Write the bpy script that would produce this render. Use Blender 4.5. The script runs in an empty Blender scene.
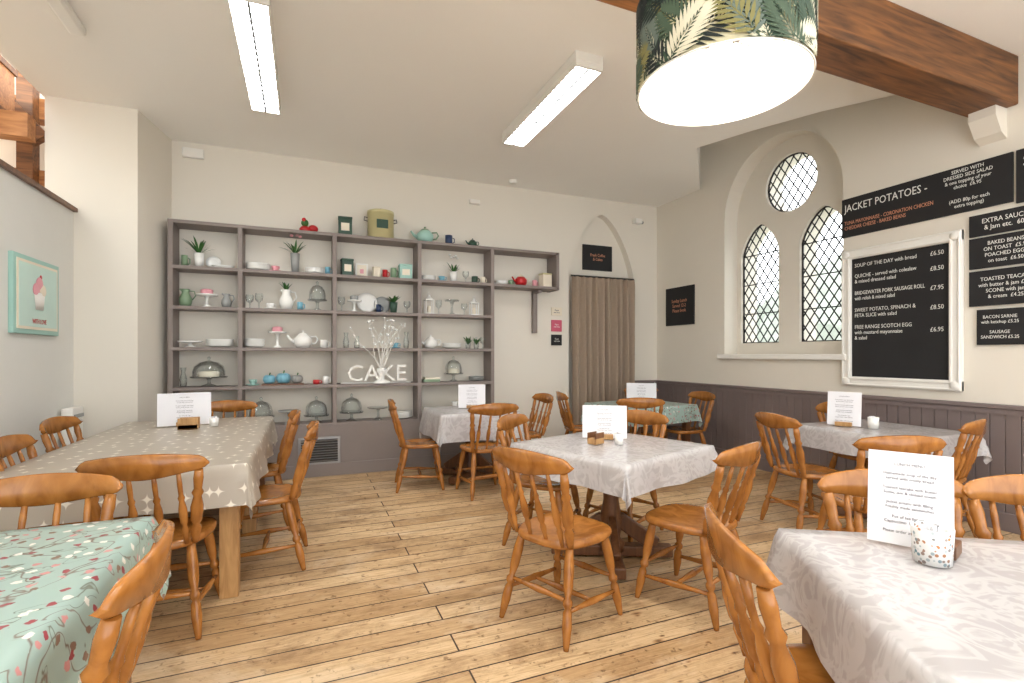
import bpy, bmesh, math, random
from mathutils import Matrix, Vector
random.seed(7)
R90 = math.pi/2
scene = bpy.context.scene
COL = scene.collection

# ------------------------------------------------------------------ materials
def lin(c):
    out = []
    for v in c[:3]:
        v = v/255.0
        out.append(v/12.92 if v <= 0.04045 else ((v+0.055)/1.055)**2.4)
    return tuple(out)+(1.0,)

def base(name):
    m = bpy.data.materials.new(name); m.use_nodes = True
    nt = m.node_tree
    return m, nt, nt.nodes['Principled BSDF']

def mixrgb(nt, f, a, b, blend='MIX'):
    n = nt.nodes.new('ShaderNodeMix'); n.data_type = 'RGBA'; n.blend_type = blend
    for idx, v in ((0, f), (6, a), (7, b)):
        if hasattr(v, 'is_output'): nt.links.new(v, n.inputs[idx])
        else: n.inputs[idx].default_value = v
    return n.outputs[2]

def coords(nt, kind='Object', scale=(1, 1, 1), rot=(0, 0, 0)):
    t = nt.nodes.new('ShaderNodeTexCoord'); mp = nt.nodes.new('ShaderNodeMapping')
    mp.inputs['Scale'].default_value = scale; mp.inputs['Rotation'].default_value = rot
    nt.links.new(t.outputs[kind], mp.inputs[0]); return mp.outputs[0]

def noise(nt, vec, scale, detail=3, dist=0.0, rough=.5):
    n = nt.nodes.new('ShaderNodeTexNoise'); n.inputs['Scale'].default_value = scale
    n.inputs['Detail'].default_value = detail; n.inputs['Distortion'].default_value = dist
    n.inputs['Roughness'].default_value = rough
    nt.links.new(vec, n.inputs['Vector']); return n.outputs['Fac']

def ramp(nt, fac, stops):
    r = nt.nodes.new('ShaderNodeValToRGB'); e = r.color_ramp.elements
    while len(e) < len(stops): e.new(0.5)
    for i, (p, c) in enumerate(stops):
        e[i].position = p; e[i].color = c if len(c) == 4 else tuple(c)+(1,)
    nt.links.new(fac, r.inputs[0]); return r.outputs[0]

def mul(c, k): return tuple(min(1, v*k) for v in c[:3])+(1,)

def bump(nt, b, h, strength=.3, dist=.01):
    n = nt.nodes.new('ShaderNodeBump'); n.inputs['Strength'].default_value = strength
    n.inputs['Distance'].default_value = dist
    nt.links.new(h, n.inputs['Height']); nt.links.new(n.outputs[0], b.inputs['Normal'])

def P(name, rgb, rough=.5, metal=0, var=.06, scale=6, bmp=0, emis=0, spec=.5):
    m, nt, b = base(name); c = lin(rgb)
    v = coords(nt); f = noise(nt, v, scale)
    nt.links.new(mixrgb(nt, f, mul(c, 1-var), mul(c, 1+var)), b.inputs['Base Color'])
    b.inputs['Roughness'].default_value = rough; b.inputs['Metallic'].default_value = metal
    b.inputs['Specular IOR Level'].default_value = spec
    if bmp: bump(nt, b, noise(nt, v, scale*6, 4), bmp)
    if emis:
        b.inputs['Emission Color'].default_value = c; b.inputs['Emission Strength'].default_value = emis
    return m

def wood(name, dark, light, sc=(3, 30, 30), rough=.35, contrast=1.0):
    m, nt, b = base(name); v = coords(nt, 'Object', sc)
    f = noise(nt, v, 1.6, 5, 1.0)
    nt.links.new(ramp(nt, f, [(.3, lin(dark)), (.7, lin(light))]), b.inputs['Base Color'])
    b.inputs['Roughness'].default_value = rough
    return m

M_wall = P('wall_cream_paint', (231, 225, 213), .85, var=.03, scale=1.2, bmp=.06)
M_ceil = P('ceiling_white_paint', (248, 246, 241), .9, var=.02, scale=1, bmp=.05)
M_part = P('partition_paint', (222, 221, 215), .8, var=.02)
M_taupe = P('taupe_shelf_paint', (133, 122, 117), .55, var=.05)
M_wains = P('taupe_wainscot_paint', (122, 109, 107), .5, var=.05)
M_white = P('white_paint', (240, 238, 232), .5, var=.02)
M_louvre = P('louvre_metal', (120, 120, 122), .5, var=.02)
M_china = P('white_china', (240, 240, 236), .15, var=.02)
M_grey = P('grey_ceramic', (150, 152, 150), .3)
M_pink = P('pink_icing', (228, 160, 170), .4)
M_red = P('red_enamel', (190, 35, 40), .3)
M_green = P('green_leaf', (60, 105, 50), .5, var=.3, scale=20)
M_sage = P('sage_enamel', (125, 150, 120), .35)
M_dgreen = P('dark_green_tin', (45, 75, 60), .35)
M_blue = P('powder_blue_glaze', (120, 175, 195), .3)
M_navy = P('navy_enamel', (40, 60, 95), .3)
M_gold = P('aged_cream_tin', (206, 198, 150), .4, 0)
M_metal = P('steel', (150, 150, 150), .3, .9)
M_dark = P('dark_metal', (45, 42, 40), .5)
M_board = P('chalkboard_black', (30, 30, 32), .75, var=.25, scale=4)
M_chalk = P('chalk_white', (235, 235, 230), .9, var=.05)
M_chalkp = P('chalk_peach', (215, 150, 120), .9, var=.05)
M_paper = P('menu_paper', (232, 232, 236), .6, var=.01)
M_ink = P('menu_ink', (90, 84, 96), .8)
M_curtain = P('taupe_curtain_fabric', (166, 148, 130), .9, var=.1, scale=30)
M_mint = P('mint_print', (160, 200, 190), .6)
M_cream = P('cream_print', (235, 225, 205), .6)
M_lead = P('window_lead', (22, 24, 26), .6)
M_foliage = P('hedge_foliage', (168, 174, 164), .9, var=.4, scale=3, bmp=.5)
M_grass = P('grass', (190, 194, 184), .9, var=.3, scale=3)
M_chair = wood('golden_oak_varnish', (134, 82, 34), (178, 118, 56), (6, 8, 4), .2)
M_table = wood('pale_oak', (160, 118, 72), (196, 154, 102), (20, 20, 3), .4)
M_tdark = wood('dark_oak', (84, 52, 30), (120, 78, 46), (20, 20, 3), .4)
M_beam = wood('beam_timber', (70, 42, 22), (142, 92, 50), (1.2, 14, 14), .5)
M_beam2 = wood('roof_timber', (150, 92, 48), (200, 140, 84), (2, 14, 14), .5)
M_tube = P('fluorescent_tube_glow', (252, 252, 252), .5, emis=32, var=0)
M_bulb = P('bulb_glow', (255, 240, 210), .5, emis=22, var=0)

def floor_mat():
    m, nt, b = base('floorboards')
    v = coords(nt)
    br = nt.nodes.new('ShaderNodeTexBrick'); nt.links.new(v, br.inputs['Vector'])
    br.offset = .37; br.inputs['Scale'].default_value = 1
    br.inputs['Color1'].default_value = lin((222, 194, 154)); br.inputs['Color2'].default_value = lin((190, 156, 114))
    br.inputs['Mortar'].default_value = lin((52, 36, 24)); br.inputs['Mortar Size'].default_value = .005
    br.inputs['Mortar Smooth'].default_value = .5
    br.inputs['Brick Width'].default_value = 4.4; br.inputs['Row Height'].default_value = .148
    g = ramp(nt, noise(nt, coords(nt, 'Object', (1.3, 24, 1)), 2.4, 9, 1.8, .64), [(.30, (.45, .37, .29, 1)), (.46, (.84, .79, .72, 1)), (.60, (1, 1, 1, 1))])
    c = mixrgb(nt, .85, br.outputs['Color'], g, 'MULTIPLY')
    for sc_, lo in (((3.6, 7.2, 1), .035), ((6.1, 11.3, 1), .03)):
        vo = nt.nodes.new('ShaderNodeTexVoronoi'); vo.inputs['Scale'].default_value = 1.0
        nt.links.new(coords(nt, 'Object', sc_), vo.inputs['Vector'])
        k = ramp(nt, vo.outputs['Distance'], [(lo, (.22, .13, .08, 1)), (lo*2, (.6, .46, .34, 1)), (lo*4, (1, 1, 1, 1))])
        c = mixrgb(nt, .85, c, k, 'MULTIPLY')
    w = ramp(nt, noise(nt, coords(nt, 'Object', (1, 2.2, 1)), 1.6, 11, .4, .78), [(.38, (.52, .45, .40, 1)), (.49, (.88, .85, .82, 1)), (.58, (1.0, 1.0, 1.0, 1))])
    c = mixrgb(nt, .85, c, w, 'MULTIPLY')
    # pale worn patches
    pw = ramp(nt, noise(nt, coords(nt, 'Object', (.8, 1.3, 1)), 1.1, 8, .5, .7), [(.52, (0, 0, 0, 1)), (.66, (.55, .55, .55, 1))])
    c = mixrgb(nt, pw, c, lin((226, 208, 180)))
    sp = ramp(nt, noise(nt, v, 30, 5, 0, .6), [(.32, (.40, .33, .27, 1)), (.40, (1, 1, 1, 1))])
    c = mixrgb(nt, .8, c, sp, 'MULTIPLY')
    c = mixrgb(nt, br.outputs['Fac'], c, lin((56, 38, 25)))
    nt.links.new(c, b.inputs['Base Color'])
    b.inputs['Roughness'].default_value = .45
    bump(nt, b, br.outputs['Fac'], -.6, .005)
    return m
M_floor = floor_mat()

def cloth_grey(name, rgb, star=(232, 230, 226), sc=8.0, thr=.17):
    m, nt, b = base(name)
    v = coords(nt, 'UV')
    vo = nt.nodes.new('ShaderNodeTexVoronoi'); vo.voronoi_dimensions = '2D'
    vo.distance = 'MINKOWSKI'; vo.inputs['Exponent'].default_value = .5
    vo.inputs['Scale'].default_value = sc; vo.inputs['Randomness'].default_value = .7
    nt.links.new(v, vo.inputs['Vector'])
    f = ramp(nt, vo.outputs['Distance'], [(thr, (1, 1, 1, 1)), (thr+.12, (0, 0, 0, 1))])
    n = noise(nt, v, 3)
    c = mixrgb(nt, n, mul(lin(rgb), .93), mul(lin(rgb), 1.07))
    nt.links.new(mixrgb(nt, f, c, lin(star)), b.inputs['Base Color'])
    b.inputs['Roughness'].default_value = .38
    return m
M_clothF = cloth_grey('star_oilcloth', (172, 162, 148), (228, 222, 208), 9, .24)
def cloth_silver():
    m, nt, b = base('silver_damask_oilcloth')
    v = coords(nt, 'UV')
    n = noise(nt, v, 7, 3, 2.5)
    f = ramp(nt, n, [(.40, (0, 0, 0, 1)), (.46, (1, 1, 1, 1)), (.54, (1, 1, 1, 1)), (.60, (0, 0, 0, 1))])
    c = mixrgb(nt, f, lin((176, 172, 172)), lin((190, 187, 187)))
    nt.links.new(c, b.inputs['Base Color'])
    b.inputs['Roughness'].default_value = .24
    bump(nt, b, noise(nt, v, 2.5, 2), .25, .03)
    return m
M_clothA = cloth_silver()
def cloth_floral():
    m, nt, b = base('floral_oilcloth')
    v = coords(nt, 'UV')
    c = lin((158, 182, 174))
    n1 = noise(nt, v, 6, 2, .6)
    br = ramp(nt, n1, [(.470, (0, 0, 0, 1)), (.486, (1, 1, 1, 1)), (.502, (0, 0, 0, 1))])
    c1 = mixrgb(nt, br, c, lin((116, 92, 80)))
    n2 = noise(nt, v, 7.5, 2, .9)
    br2 = ramp(nt, n2, [(.40, (0, 0, 0, 1)), (.412, (1, 1, 1, 1)), (.424, (0, 0, 0, 1))])
    c1 = mixrgb(nt, br2, c1, lin((106, 104, 88)))
    vo = nt.nodes.new('ShaderNodeTexVoronoi'); vo.voronoi_dimensions = '2D'
    vo.inputs['Scale'].default_value = 20; nt.links.new(v, vo.inputs['Vector'])
    vn = nt.nodes.new('ShaderNodeMath'); vn.operation = 'ADD'
    nt.links.new(vo.outputs['Distance'], vn.inputs[0])
    nn = nt.nodes.new('ShaderNodeMath'); nn.operation = 'MULTIPLY'; nn.inputs[1].default_value = .7
    nt.links.new(noise(nt, v, 45, 2), nn.inputs[0]); nt.links.new(nn.outputs[0], vn.inputs[1])
    mask = ramp(nt, vn.outputs[0], [(.53, (1, 1, 1, 1)), (.57, (0, 0, 0, 1))])
    sep = nt.nodes.new('ShaderNodeSeparateColor'); nt.links.new(vo.outputs['Color'], sep.inputs[0])
    colr = ramp(nt, sep.outputs[0], [(0, lin((150, 58, 68))), (.22, lin((204, 140, 138))), (.4, lin((228, 224, 214))), (.62, lin((130, 104, 88))), (.82, lin((158, 182, 174)))])
    colr.node.color_ramp.interpolation = 'CONSTANT'
    nt.links.new(mixrgb(nt, mask, c1, colr), b.inputs['Base Color'])
    b.inputs['Roughness'].default_value = .35
    return m
M_clothG = cloth_floral()

def glass_mat(name, fac=.12, tint=(.95, .98, .98, 1)):
    m, nt, b = base(name); nt.nodes.remove(b)
    out = nt.nodes['Material Output']
    t = nt.nodes.new('ShaderNodeBsdfTransparent'); g = nt.nodes.new('ShaderNodeBsdfGlossy')
    t.inputs[0].default_value = tint; g.inputs['Roughness'].default_value = .08
    lw = nt.nodes.new('ShaderNodeLayerWeight'); lw.inputs[0].default_value = fac*3
    mx = nt.nodes.new('ShaderNodeMixShader')
    nt.links.new(lw.outputs['Facing'], mx.inputs[0]); nt.links.new(t.outputs[0], mx.inputs[1]); nt.links.new(g.outputs[0], mx.inputs[2])
    nt.links.new(mx.outputs[0], out.inputs[0]); return m
M_glass = glass_mat('clear_glass', .15, (.93, .96, .96, 1)); M_pane = glass_mat('window_glass', .05, (.99, .99, .99, 1))
def shade_mat(name, rgb, tr):
    m, nt, b = base(name); nt.nodes.remove(b)
    d = nt.nodes.new('ShaderNodeBsdfDiffuse'); t = nt.nodes.new('ShaderNodeBsdfTranslucent')
    d.inputs[0].default_value = lin(rgb); t.inputs[0].default_value = lin((240, 230, 205))
    mx = nt.nodes.new('ShaderNodeMixShader'); mx.inputs[0].default_value = tr
    nt.links.new(d.outputs[0], mx.inputs[1]); nt.links.new(t.outputs[0], mx.inputs[2])
    nt.links.new(mx.outputs[0], nt.nodes['Material Output'].inputs[0]); return m
M_shade = shade_mat('lampshade_lining', (236, 232, 220), .18)
M_shade_out = shade_mat('lampshade_fabric', (190, 186, 160), .18)

# ------------------------------------------------------------------ builder
class B:
    def __init__(s, name):
        s.name = name; s.bm = bmesh.new(); s.mats = []
    def mi(s, m):
        if m not in s.mats: s.mats.append(m)
        return s.mats.index(m)
    def face(s, vs, m, smooth=False):
        try: f = s.bm.faces.new(vs)
        except ValueError: return
        f.material_index = s.mi(m); f.smooth = smooth; return f
    def box(s, c, d, m, rot=None, bev=0):
        x, y, z = d[0]/2, d[1]/2, d[2]/2; c = Vector(c)
        vs = []
        for sx in (-1, 1):
            for sy in (-1, 1):
                for sz in (-1, 1):
                    v = Vector((sx*x, sy*y, sz*z))
                    if rot is not None: v = rot @ v
                    vs.append(s.bm.verts.new(c+v))
        fs = []
        for q in ((0, 1, 3, 2), (4, 6, 7, 5), (0, 4, 5, 1), (2, 3, 7, 6), (0, 2, 6, 4), (1, 5, 7, 3)):
            fs.append(s.face([vs[i] for i in q], m))
        if bev:
            es = list({e for f in fs for e in f.edges})
            bmesh.ops.bevel(s.bm, geom=es, offset=bev, segments=2, affect='EDGES', profile=.5, material=s.mi(m))
    def lathe(s, prof, m, M=Matrix(), seg=20, close=False):
        rings = []
        for r, z in prof:
            if r < 1e-5: rings.append([s.bm.verts.new(M @ Vector((0, 0, z)))])
            else: rings.append([s.bm.verts.new(M @ Vector((r*math.cos(2*math.pi*i/seg), r*math.sin(2*math.pi*i/seg), z))) for i in range(seg)])
        for a, b in zip(rings[:-1], rings[1:]):
            for i in range(seg):
                j = (i+1) % seg
                if len(a) == 1 and len(b) == 1: continue
                if len(a) == 1: s.face([a[0], b[j], b[i]], m, True)
                elif len(b) == 1: s.face([a[i], a[j], b[0]], m, True)
                else: s.face([a[i], a[j], b[j], b[i]], m, True)
        for ring in (rings[0][::-1], rings[-1]):
            if len(ring) > 1 and close: s.face(ring, m)
    def turned(s, p0, p1, prof, m, seg=12):
        p0, p1 = Vector(p0), Vector(p1); d = p1-p0; L = d.length
        q = d.to_track_quat('Z', 'Y').to_matrix().to_4x4()
        s.lathe([(r, t*L) for t, r in prof], m, Matrix.Translation(p0) @ q, seg, True)
    def cyl(s, p0, p1, r, m, seg=12): s.turned(p0, p1, [(0, r), (1, r)], m, seg)
    def path(s, pts, r, m, seg=8):
        pts = [Vector(p) for p in pts]; rings = []
        rr = r if isinstance(r, (list, tuple)) else [r]*len(pts)
        for i, p in enumerate(pts):
            t = (pts[min(i+1, len(pts)-1)]-pts[max(i-1, 0)]).normalized()
            u = t.cross(Vector((.13, .97, .21)))
            if u.length < .1: u = t.cross(Vector((1, 0, 0)))
            u.normalize(); w = t.cross(u)
            rings.append([s.bm.verts.new(p+rr[i]*(math.cos(2*math.pi*k/seg)*u+math.sin(2*math.pi*k/seg)*w)) for k in range(seg)])
        for a, b in zip(rings[:-1], rings[1:]):
            for k in range(seg):
                s.face([a[k], a[(k+1) % seg], b[(k+1) % seg], b[k]], m, True)
        s.face(rings[0][::-1], m); s.face(rings[-1], m)
    def ball(s, c, r, m, sc=(1, 1, 1), seg=14):
        n = 8
        M = Matrix.Translation(Vector(c)) @ Matrix.Diagonal((sc[0], sc[1], sc[2], 1))
        s.lathe([(r*math.sin(math.pi*i/n), -r*math.cos(math.pi*i/n)) for i in range(n+1)], m, M, seg)
    def prism(s, pts, ext, m):
        ext = Vector(ext)
        a = [s.bm.verts.new(Vector(p)) for p in pts]; b = [s.bm.verts.new(Vector(p)+ext) for p in pts]
        s.face(a[::-1], m); s.face(b, m)
        n = len(a)
        for i in range(n): s.face([a[i], a[(i+1) % n], b[(i+1) % n], b[i]], m)
    def leaf(s, p, d, L, w, m, droop=.3):
        p, d = Vector(p), Vector(d).normalized(); side = d.cross(Vector((0, 0, 1)))
        if side.length < .05: side = Vector((1, 0, 0))
        side.normalize(); prev = None
        for i in range(5):
            t = i/4; c = p+d*L*t-Vector((0, 0, droop*L*t*t)); ww = w*math.sin(math.pi*min(.98, t*.9+.08))
            cur = (s.bm.verts.new(c-side*ww), s.bm.verts.new(c+side*ww))
            if prev: s.face([prev[0], prev[1], cur[1], cur[0]], m, True)
            prev = cur
    def done(s, loc=(0, 0, 0), rz=0, recalc=True):
        if recalc: bmesh.ops.recalc_face_normals(s.bm, faces=s.bm.faces)
        me = bpy.data.meshes.new(s.name); s.bm.to_mesh(me); s.bm.free()
        for m in s.mats: me.materials.append(m)
        o = bpy.data.objects.new(s.name, me); COL.objects.link(o)
        o.location = loc; o.rotation_euler = (0, 0, rz); return o

def boxobj(name, lo, hi, m, bev=0):
    b = B(name); lo, hi = Vector(lo), Vector(hi)
    b.box((0, 0, 0), hi-lo, m, bev=bev); return b.done((lo+hi)/2)

ORI = {'R': Matrix(((0, 0, -1), (-1, 0, 0), (0, 1, 0))), 'N': Matrix(((1, 0, 0), (0, 0, -1), (0, 1, 0))), 'L': Matrix(((0, 0, 1), (1, 0, 0), (0, 1, 0)))}
def text(body, size, pos, ori, m, parent, align='CENTER', name='lettering', ext=.0006, sp=1.0, maxw=None, cond=.82):
    c = bpy.data.curves.new(name, 'FONT'); c.body = body; c.size = size; c.align_x = align; c.align_y = 'CENTER'
    c.extrude = ext; c.space_line = sp; c.resolution_u = 2
    c.materials.append(m); o = bpy.data.objects.new(name, c); COL.objects.link(o)
    if maxw:
        bpy.context.view_layer.update(); w = o.dimensions.x*cond
        if w > maxw:
            k = maxw/w; kk = max(k, .8); cond *= kk; c.size = size*k/kk
    R = ORI[ori] if isinstance(ori, str) else ori
    o.matrix_basis = Matrix.Translation(Vector(pos)) @ R.to_4x4() @ Matrix.Diagonal((cond, 1, 1, 1))
    if parent:
        o.parent = parent; o.matrix_parent_inverse = parent.matrix_basis.inverted()
    return o

def boolean(o, cutters):
    for i, c in enumerate(cutters):
        md = o.modifiers.new('b%d' % i, 'BOOLEAN'); md.object = c; md.operation = 'DIFFERENCE'; md.solver = 'EXACT'
    dg = bpy.context.evaluated_depsgraph_get(); dg.update()
    me = bpy.data.meshes.new_from_object(o.evaluated_get(dg)); o.modifiers.clear(); o.data = me
    for c in cutters: bpy.data.objects.remove(c)

# ------------------------------------------------------------------ room shell
CH = 3.62
boxobj('floor', (-4.2, -2.6, -.1), (5.5, 6.7, 0), M_floor)
NOT = [(5.0, 5.34), (3.97, 4.29), (4.18, 3.75), (4.45, 3.2), (4.78, 2.72), (5.0, 2.5)]
b = B('ceiling')
outl = [(-2.12, -2.6), (5.0, -2.6)] + NOT[::-1] + [(5.0, 6.25), (-2.12, 6.25)]
b.prism([(x, y, CH) for x, y in outl], (0, 0, .06), M_ceil)
for (x0, y0), (x1, y1) in zip(NOT[:-1], NOT[1:]):
    v = [b.bm.verts.new(p) for p in ((x0, y0, CH), (x1, y1, CH), (x1, y1, 4.25), (x0, y0, 4.25))]
    b.face(v, M_ceil)
b.face([b.bm.verts.new((x, y, 4.25)) for x, y in NOT], M_ceil)
b.done(recalc=False)

def arch(y0, y1, zb, zs, ztop, x, n=10, pointed=False):
    pts = [(x, y0, zb), (x, y1, zb)]
    c = (y0+y1)/2; h = (y1-y0)/2
    for i in range(n+1):
        a = math.pi*i/n
        t = math.cos(a)
        if pointed: zz = zs+(ztop-zs)*(1-abs(t)**1.55)**(.72)
        else: zz = zs+(ztop-zs)*math.sin(a)
        pts.append((x, c+h*t, zz))
    return pts
wr = boxobj('wall_right', (5.0, -2.6, 0), (5.5, 6.7, 4.9), M_wall)
cut = []
WY = 4.14
for nm, pts, ext in (('n', arch(WY-.77, WY+.77, 1.36, 3.08, 3.87, 4.9, 20), .32),
                     ('a', arch(4.29, 4.85, 1.50, 2.62, 2.98, 5.1, 14, True), .6),
                     ('b', arch(3.45, 4.02, 1.50, 2.62, 2.98, 5.1, 14, True), .6),
                     ('c', [(5.1, WY+.335*math.cos(a*math.pi/14), 3.36+.335*math.sin(a*math.pi/14)) for a in range(28)], .6)):
    q = B(nm); q.prism(pts, (ext, 0, 0), M_wall); cut.append(q.done())
boolean(wr, cut)
def lead_window(name, inside, y0, y1, z0, z1, outline):
    b = B(name); x = 5.27; st = .112
    n = len(outline)
    for i in range(n):
        b.cyl((x, *outline[i]), (x, *outline[(i+1) % n]), .014, M_dark, 6)
    def seg(f):
        pts = [f(t/160) for t in range(161)]; run = None
        for p in pts+[(99, 99)]:
            if inside(*p):
                if run is None: run = [p, p]
                run[1] = p
            elif run:
                if run[0] != run[1]: b.cyl((x, *run[0]), (x, *run[1]), .0075, M_lead, 5)
                run = None
    H = z1-z0; W = y1-y0; k = 1.45
    c = -H
    while c < W+H:
        seg(lambda t, c=c: (y0+c+t*H/k, z0+t*H)); seg(lambda t, c=c: (y0+c-t*H/k, z0+t*H)); c += st
    for i in range(1, 4):   # saddle bars
        zz = z0+H*i/4; ys = [y0+W*j/80 for j in range(81) if inside(y0+W*j/80, zz)]
        if ys and H > 1: b.cyl((x-.008, ys[0], zz), (x-.008, ys[-1], zz), .007, M_lead, 5)
    v = [b.bm.verts.new((x+.01, *p)) for p in outline]; b.face(v, M_pane)
    return b.done()
def in_arch(y0, y1, zb, zs, zt):
    c = (y0+y1)/2; h = (y1-y0)/2
    def f(y, z):
        t = (y-c)/h
        if abs(t) >= 1 or z < zb: return False
        return z <= zs+(zt-zs)*(1-abs(t)**1.55)**.72
    return f
for i, (a0, a1) in enumerate(((4.29, 4.85), (3.45, 4.02))):
    ol = [(p[1], p[2]) for p in arch(a0, a1, 1.5, 2.62, 2.98, 0, 14, True)]
    lead_window('window_%d' % (i+1), in_arch(a0, a1, 1.5, 2.62, 2.98), a0, a1, 1.5, 2.98, ol)
lead_window('window_3', lambda y, z: (y-WY)**2+(z-3.36)**2 < .335**2, WY-.335, WY+.335, 3.02, 3.70,
            [(WY+.335*math.cos(a*math.pi/14), 3.36+.335*math.sin(a*math.pi/14)) for a in range(28)])
boxobj('trim_1', (4.93, WY-.83, 1.30), (5.22, WY+.83, 1.36), M_white, .01)

wb = boxobj('wall_back', (-1.42, 6.25, 0), (5.0, 6.7, 4.9), M_wall)
q = B('q')
pts = []
for x, y, z in arch(3.46, 4.56, -.1, 2.5, 3.40, 0, 20, True): pts.append((y, 6.1, z))
q.prism(pts, (0, .27, 0), M_wall)
boolean(wb, [q.done()])
b = B('wall_left_pillar')
b.prism([(-2.1, 5.6, 0), (-1.43, 5.6, 0), (-1.30, 6.25, 0), (-1.30, 6.7, 0), (-2.1, 6.7, 0)], (0, 0, 3.64), M_wall); b.done()
b = B('wall_left')
b.box((-1.94, 1.5, 1.31), (.08, 8.2, 2.62), M_part)
b.done()
boxobj('trim_2', (-2.0, -2.6, 2.62), (-1.87, 5.6, 2.655), M_tdark)
boxobj('baseboard_left', (-1.90, -2.6, 0), (-1.88, 5.6, .15), M_taupe)
boxobj('wall_far_left', (-4.2, -2.6, 0), (-4.1, 6.7, 5.2), M_wall)
boxobj('wall_left_back', (-4.1, 6.6, 0), (-2.1, 6.7, 5.2), M_wall)
b = B('roof_truss')
for z in (3.05, 3.75, 4.5): b.box((-3.1, 6.35, z), (2.0, .18, .2), M_beam2)
b.box((-2.45, 6.2, 3.4), (.12, .14, 2.8), M_beam)
b.box((-2.75, 6.15, 3.9), (1.3, .1, .16), M_beam, Matrix.Rotation(math.radians(50), 3, 'Y'))
b.box((-2.8, 5.5, 3.28), (1.3, .14, .2), M_beam2)
b.done()
b = B('wooden_crate')
b.box((0, 0, 0), (.52, .66, .46), M_beam2, bev=.01)
for sx in (-.24, .24): b.box((sx, -.335, 0), (.05, .02, .48), M_beam)
for sz in (-.21, .21): b.box((0, -.337, sz), (.54, .02, .05), M_beam); b.box((.265, 0, sz), (.02, .68, .05), M_beam)
b.done((-2.62, 5.42, 3.62))

b = B('trim_wainscot_right')
y = -2.6
while y < 6.24:
    b.box((4.985, y+.047, .50), (.03, .09, .88), M_wains, bev=.004); y += .094
b.box((4.975, 1.82, .95), (.06, 8.84, .035), M_wains, bev=.008)
b.box((4.98, 1.82, .91), (.045, 8.84, .04), M_wains)
b.done()
boxobj('baseboard_right', (4.95, -2.6, 0), (5.0, 6.25, .14), M_wains, .006)
b = B('trim_wainscot_back')
x = 4.56
while x < 4.93: b.box((x+.047, 6.237, .5), (.09, .026, .88), M_wains, bev=.004); x += .094
b.box((4.76, 6.225, .95), (.42, .05, .035), M_wains); b.done()
boxobj('baseboard_back', (2.25, 6.22, 0), (3.46, 6.25, .16), M_wains, .005)

boxobj('ceiling_beam', (-2.1, 2.03, 3.25), (5.0, 2.31, 3.62), M_beam, .012)
b = B('beam_corbel')
b.prism([(5.0, 2.10, 3.25), (4.84, 2.10, 3.25), (4.84, 2.10, 3.18), (4.92, 2.10, 3.06), (5.0, 2.10, 3.02)], (0, .17, 0), M_wall); b.done()

def fixture(x, y0, y1):
    b = B('fluorescent_ceiling_light'); L = y1-y0
    b.box((0, 0, .035), (.24, L, .07), M_white, bev=.006)
    b.box((-.112, 0, -.02), (.008, L, .05), M_white); b.box((.112, 0, -.02), (.008, L, .05), M_white)
    for yy in (-L/2+.01, L/2-.01): b.box((0, yy, -.02), (.236, .016, .05), M_white)
    b.box((0, 0, -.006), (.20, L-.05, .012), M_tube)
    n = int(L/.075)
    for i in range(1, n): b.box((0, -L/2+i*L/n, -.032), (.21, .006, .02), M_louvre)
    b.box((0, 0, -.034), (.014, L-.04, .024), M_louvre)
    b.done((x, (y0+y1)/2, CH-.07))
fixture(-.32, 3.42, 4.95); fixture(1.98, 3.25, 4.75)
fixture(-.32, .2, 1.7); fixture(1.98, -.4, 1.1); fixture(3.9, -.2, 1.3)  # unseen fixtures behind the camera, added as fill light
b = B('emergency_light'); b.box((0, 0, 0), (.1, .5, .06), M_white, bev=.015); b.done((-1.45, 4.1, CH-.03))
b = B('smoke_alarm'); b.lathe([(0, 0), (.05, 0), (.055, .02), (.055, .04)], M_white); b.done((2.5, 6.0, CH-.04))
b = B('wall_sensor'); b.box((0, 0, 0), (.2, .05, .1), M_white, bev=.01); b.done((-1.1, 6.225, 3.5))
b = B('wall_sensor'); b.box((0, 0, 0), (.14, .05, .06), M_white, bev=.01); b.done((2.05, 6.225, 3.35))
b = B('wall_speaker'); b.box((0, 0, 0), (.12, .1, .07), M_white, bev=.01); b.cyl((0, 0, 0), (.1, 0, -.01), .02, M_grey); b.done((4.6, 6.2, 3.35))

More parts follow.
